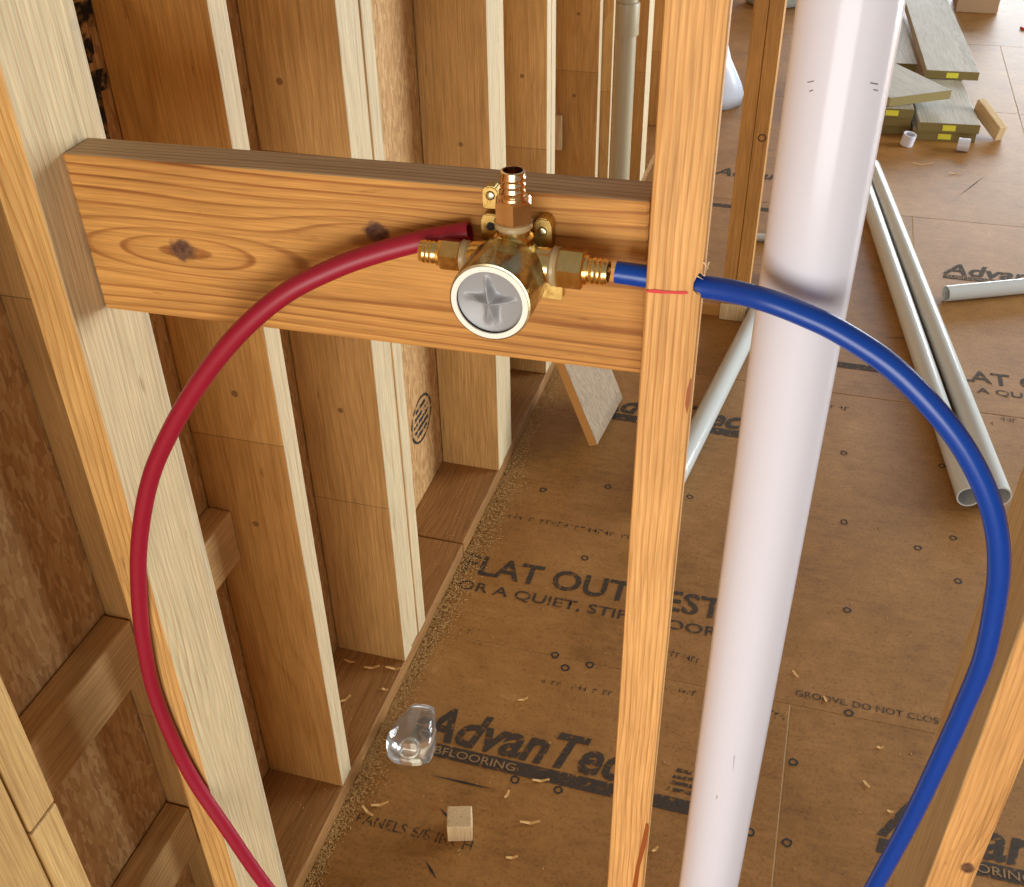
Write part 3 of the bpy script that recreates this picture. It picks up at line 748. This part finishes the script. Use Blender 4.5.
# red scrap
o = frombm('red_scrap', boxbm(.09, .03, .014, .006, 2), m_redthing); o.location = (.965, 6.38, .0075); o.rotation_euler[2] = .5; tag(o, 'small red plastic piece on floor at far right edge', 'scrap')
# white slumped plastic bag behind the middle stud
vs, fs = [], []
for i in range(9):
    t = i / 8
    for k in range(18):
        th = 2 * math.pi * k / 18
        rr = (.085 * (1 - t) ** .5 + .028) * (1 + .10 * math.sin(3 * th + i)) ; 
        if i == 0: rr *= .8
        vs.append((math.cos(th) * rr - .10 * t, math.sin(th) * rr * .9, .002 + .40 * t))
for i in range(8):
    for k in range(18):
        k2 = (k + 1) % 18; fs.append((i * 18 + k, i * 18 + k2, (i + 1) * 18 + k2, (i + 1) * 18 + k))
fs.append(tuple(range(17, -1, -1))); fs.append(tuple(8 * 18 + k for k in range(18)))
o = mesh('plastic_bag', vs, fs, m_bag, None, True); o.location = (-.455, 4.80, 0); tag(o, 'white plastic bag standing on floor right of middle stud top', 'bag')
o = frombm('grey_bin', boxbm(.30, .25, .26, .02, 2), m_bin); o.location = (-.36, 6.62, .131); o.rotation_euler[2] = .6; tag(o, 'grey plastic bin at top between doubled stud and drain pipe', 'bin')

# ------------------------------------------------------------------ small things on the near floor
# clear bottle: flattened tapering body with a round neck facing the camera
def bottle():
    root = empty('clear_bottle', (-.535, 1.15, 0)); tag(root, 'small clear plastic bottle lying against the bottom plate', 'bottle')
    prof = [(.0, .016, .012), (.004, .024, .018), (.036, .032, .024), (.072, .041, .029), (.098, .043, .030), (.116, .040, .028), (.128, .030, .022), (.132, .018, .014)]
    vs, fs = [], []; ns = 28
    for (t, a, b) in prof:
        for k in range(ns):
            th = 2 * math.pi * k / ns; cx, cy = math.cos(th), math.sin(th); e = .55
            vs.append((a * math.copysign(abs(cx) ** e, cx), -t, b * math.copysign(abs(cy) ** e, cy)))
    for i in range(len(prof) - 1):
        for k in range(ns):
            k2 = (k + 1) % ns; fs.append((i * ns + k, i * ns + k2, (i + 1) * ns + k2, (i + 1) * ns + k))
    fs.append(tuple(range(ns))); fs.append(tuple((len(prof) - 1) * ns + k for k in range(ns - 1, -1, -1)))
    R = Matrix.Rotation(math.radians(8), 3, 'Z') @ Matrix.Rotation(math.radians(-14), 3, 'X')
    b = mesh('bottle_body', vs, fs, m_glass, root, True)
    bm = bmesh.new(); bm.from_mesh(b.data); bmesh.ops.recalc_face_normals(bm, faces=bm.faces); bm.to_mesh(b.data); bm.free()
    for p in b.data.polygons: p.use_smooth = True
    b.data.set_sharp_from_angle(angle=math.radians(40))
    nk = lathe('neck_ring', [(.0145, 0), (.0185, 0), (.0188, .006), (.0185, .012), (.0145, .012), (.0140, .006)], (0, -.9, .43), (.004, -.122, .012), m_glass, root, seg=32, close=True)
    for ob in (b, nk):
        ob.matrix_basis = R.to_4x4() @ ob.matrix_basis
    lo = min((ob.matrix_basis @ v.co).z for ob in (b, nk) for v in ob.data.vertices)
    for ob in (b, nk): ob.matrix_basis = Matrix.Translation((-.012, .064, -lo + .0006)) @ ob.matrix_basis
bottle()
q = onp((460, 832), 2, 0)
o = frombm('wood_cube', boxbm(.041, .041, .040, .002, 2), m_pale); o.location = (q.x, q.y + .002, .0205); o.rotation_euler[2] = .30
tag(o, 'small sawn cube of pale wood on the floor', 'offcut')
# counted shavings
def shaving(p, ln, ang, curl=.18, z=0.0, w=.005):
    vs, fs = [], []; n = 6
    for i in range(n + 1):
        t = i / n - .5; x = t * ln; y = curl * ln * (t * t - .25) ; z_ = .0012 + .10 * ln * abs(math.sin(3 * t))
        for s in (-1, 1):
            for dz in (0, .0008): vs.append((x, y + s * w * (.5 - .3 * abs(t)), z_ + dz))
    for i in range(n):
        a = 4 * i; b = a + 4
        for (p0, p1) in ((0, 1), (1, 3), (3, 2), (2, 0)): fs.append((a + p0, b + p0, b + p1, a + p1))
    fs += [(0, 1, 3, 2), (4 * n, 4 * n + 2, 4 * n + 3, 4 * n + 1)]
    o = mesh('wood_shaving', vs, fs, m_chip); o.location = (p.x, p.y, z); o.rotation_euler[2] = ang
    return o
for px, ln, an, lb in [((523, 700), .020, .6, 'pale wood shaving above the second A of the stamped logo'), ((541, 781), .030, .3, 'pale wood shaving just below the stamped black bar'),
        ((530, 823), .034, .3, 'long pale wood shaving right of the sawn cube'), ((507, 795), .018, 1.4, 'upright pale shaving above the sawn cube'),
        ((512, 858), .020, .4, 'pale wood shaving below and right of the sawn cube'), ((380, 805), .03, .5, 'pale shaving beside the sawdust drift above the PANELS print'),
        ((637, 730), .012, 0, 'tiny wood shaving at the right edge of the middle stud'), ((655, 850), .014, 1, 'tiny wood shaving between stud foot and drain pipe'),
        ((825, 700), .014, 2, 'small shaving above the word GROOVE on the floor'), ((866, 785), .016, 2.3, 'slanted shaving left of the blue tube, above the cut-off logo'),
        ((880, 748), .012, .2, 'small flat shaving left of the blue tube below the seam'), ((795, 675), .018, 2.2, 'shaving right of the drain pipe above the panel seam'),
        ((922, 165), .075, .2, 'larger curled shaving in front of the plank pile'), ((955, 174), .05, .2, 'smaller shaving right of the curled one before the plank pile'),
        ((640, 422), .02, .4, 'shaving on the floor behind the middle stud near the leaning offcut'), ((368, 812), .028, -.5, 'shaving in the sawdust above the PANELS print'), ((890, 812), .01, 0, 'tiny shaving by the stamped logo under the blue tube')]:
    o = shaving(onp(px, 2, 0), ln, an); tag(o, lb, 'wood shaving', 'loose shavings on the floor')
for px, ln, an, lb in [((372, 668), .03, .4, 'middle of three shavings at the foot of the doubled exterior studs'), ((395, 669), .036, .2, 'rightmost shaving on the bottom plate, at its front edge'),
        ((345, 700), .026, 1.0, 'shaving on the bottom plate beside the single exterior stud'), ((385, 690), .012, 0, 'tiny shaving at the front edge of the bottom plate'), ((350, 662), .022, 0, 'leftmost shaving on the bottom plate against the stud foot')]:
    o = shaving(onp(px, 2, PT), ln, an, z=PT); tag(o, lb, 'wood shaving', 'shavings on the plate')
# sawdust: drift along the plate and a scatter over the floor
def dust(name, pts, label):
    vs, fs = [], []
    for (x, y, z, s) in pts:
        th = random.uniform(0, 6.28); c, sn = math.cos(th), math.sin(th); l = s * random.uniform(.6, 1.6); wd = s * random.uniform(.25, .6); h = s * random.uniform(.1, .5); b = len(vs)
        for (px, py, pz) in ((-l, -wd, 0), (l, -wd * .6, 0), (0, wd, 0), (l * .1, 0, h)):
            vs.append((x + px * c - py * sn, y + px * sn + py * c, z + pz))
        fs += [(b, b + 1, b + 3), (b + 1, b + 2, b + 3), (b + 2, b, b + 3), (b, b + 2, b + 1)]
    o = mesh(name, vs, fs, m_dust); tag(o, label, 'sawdust', kind='stuff'); return o
P = []
for _ in range(11000):
    y = random.uniform(.78, 2.5); wmax = .030 + .035 * noise.noise((y * 5, 0, 0)) + .022 * max(0, 1 - abs(y - 1.75) / .5)
    if wmax < .006: wmax = .006
    x = XF + .001 + abs(random.gauss(0, .5)) * wmax
    z = max(0, .010 * (1 - (x - XF) / wmax)) * random.random()
    P.append((x, y, z + .0003, random.uniform(.0012, .003)))
dust('sawdust', P, 'drift of tan sawdust along the front of the bottom plate')
P = []
for _ in range(2600):
    x = random.uniform(-.58, 1.2); y = random.uniform(.8, 4.5)
    if noise.noise((x * 3, y * 3, 1)) < -.1 and random.random() < .7: continue
    if y > 2.0 and (x > .1 or x < -.1): continue
    P.append((x, y, .0003, random.choice([.001, .0012, .0016, .0022, .003])))
dust('sawdust', P, 'thin scatter of sawdust specks over the subfloor')
P = [(random.uniform(XB + .005, XF - .004), random.uniform(.8, 2.4), PT + .0003, random.uniform(.0008, .002)) for _ in range(900)]
dust('sawdust', P, 'sawdust specks lying on top of the bottom plate')
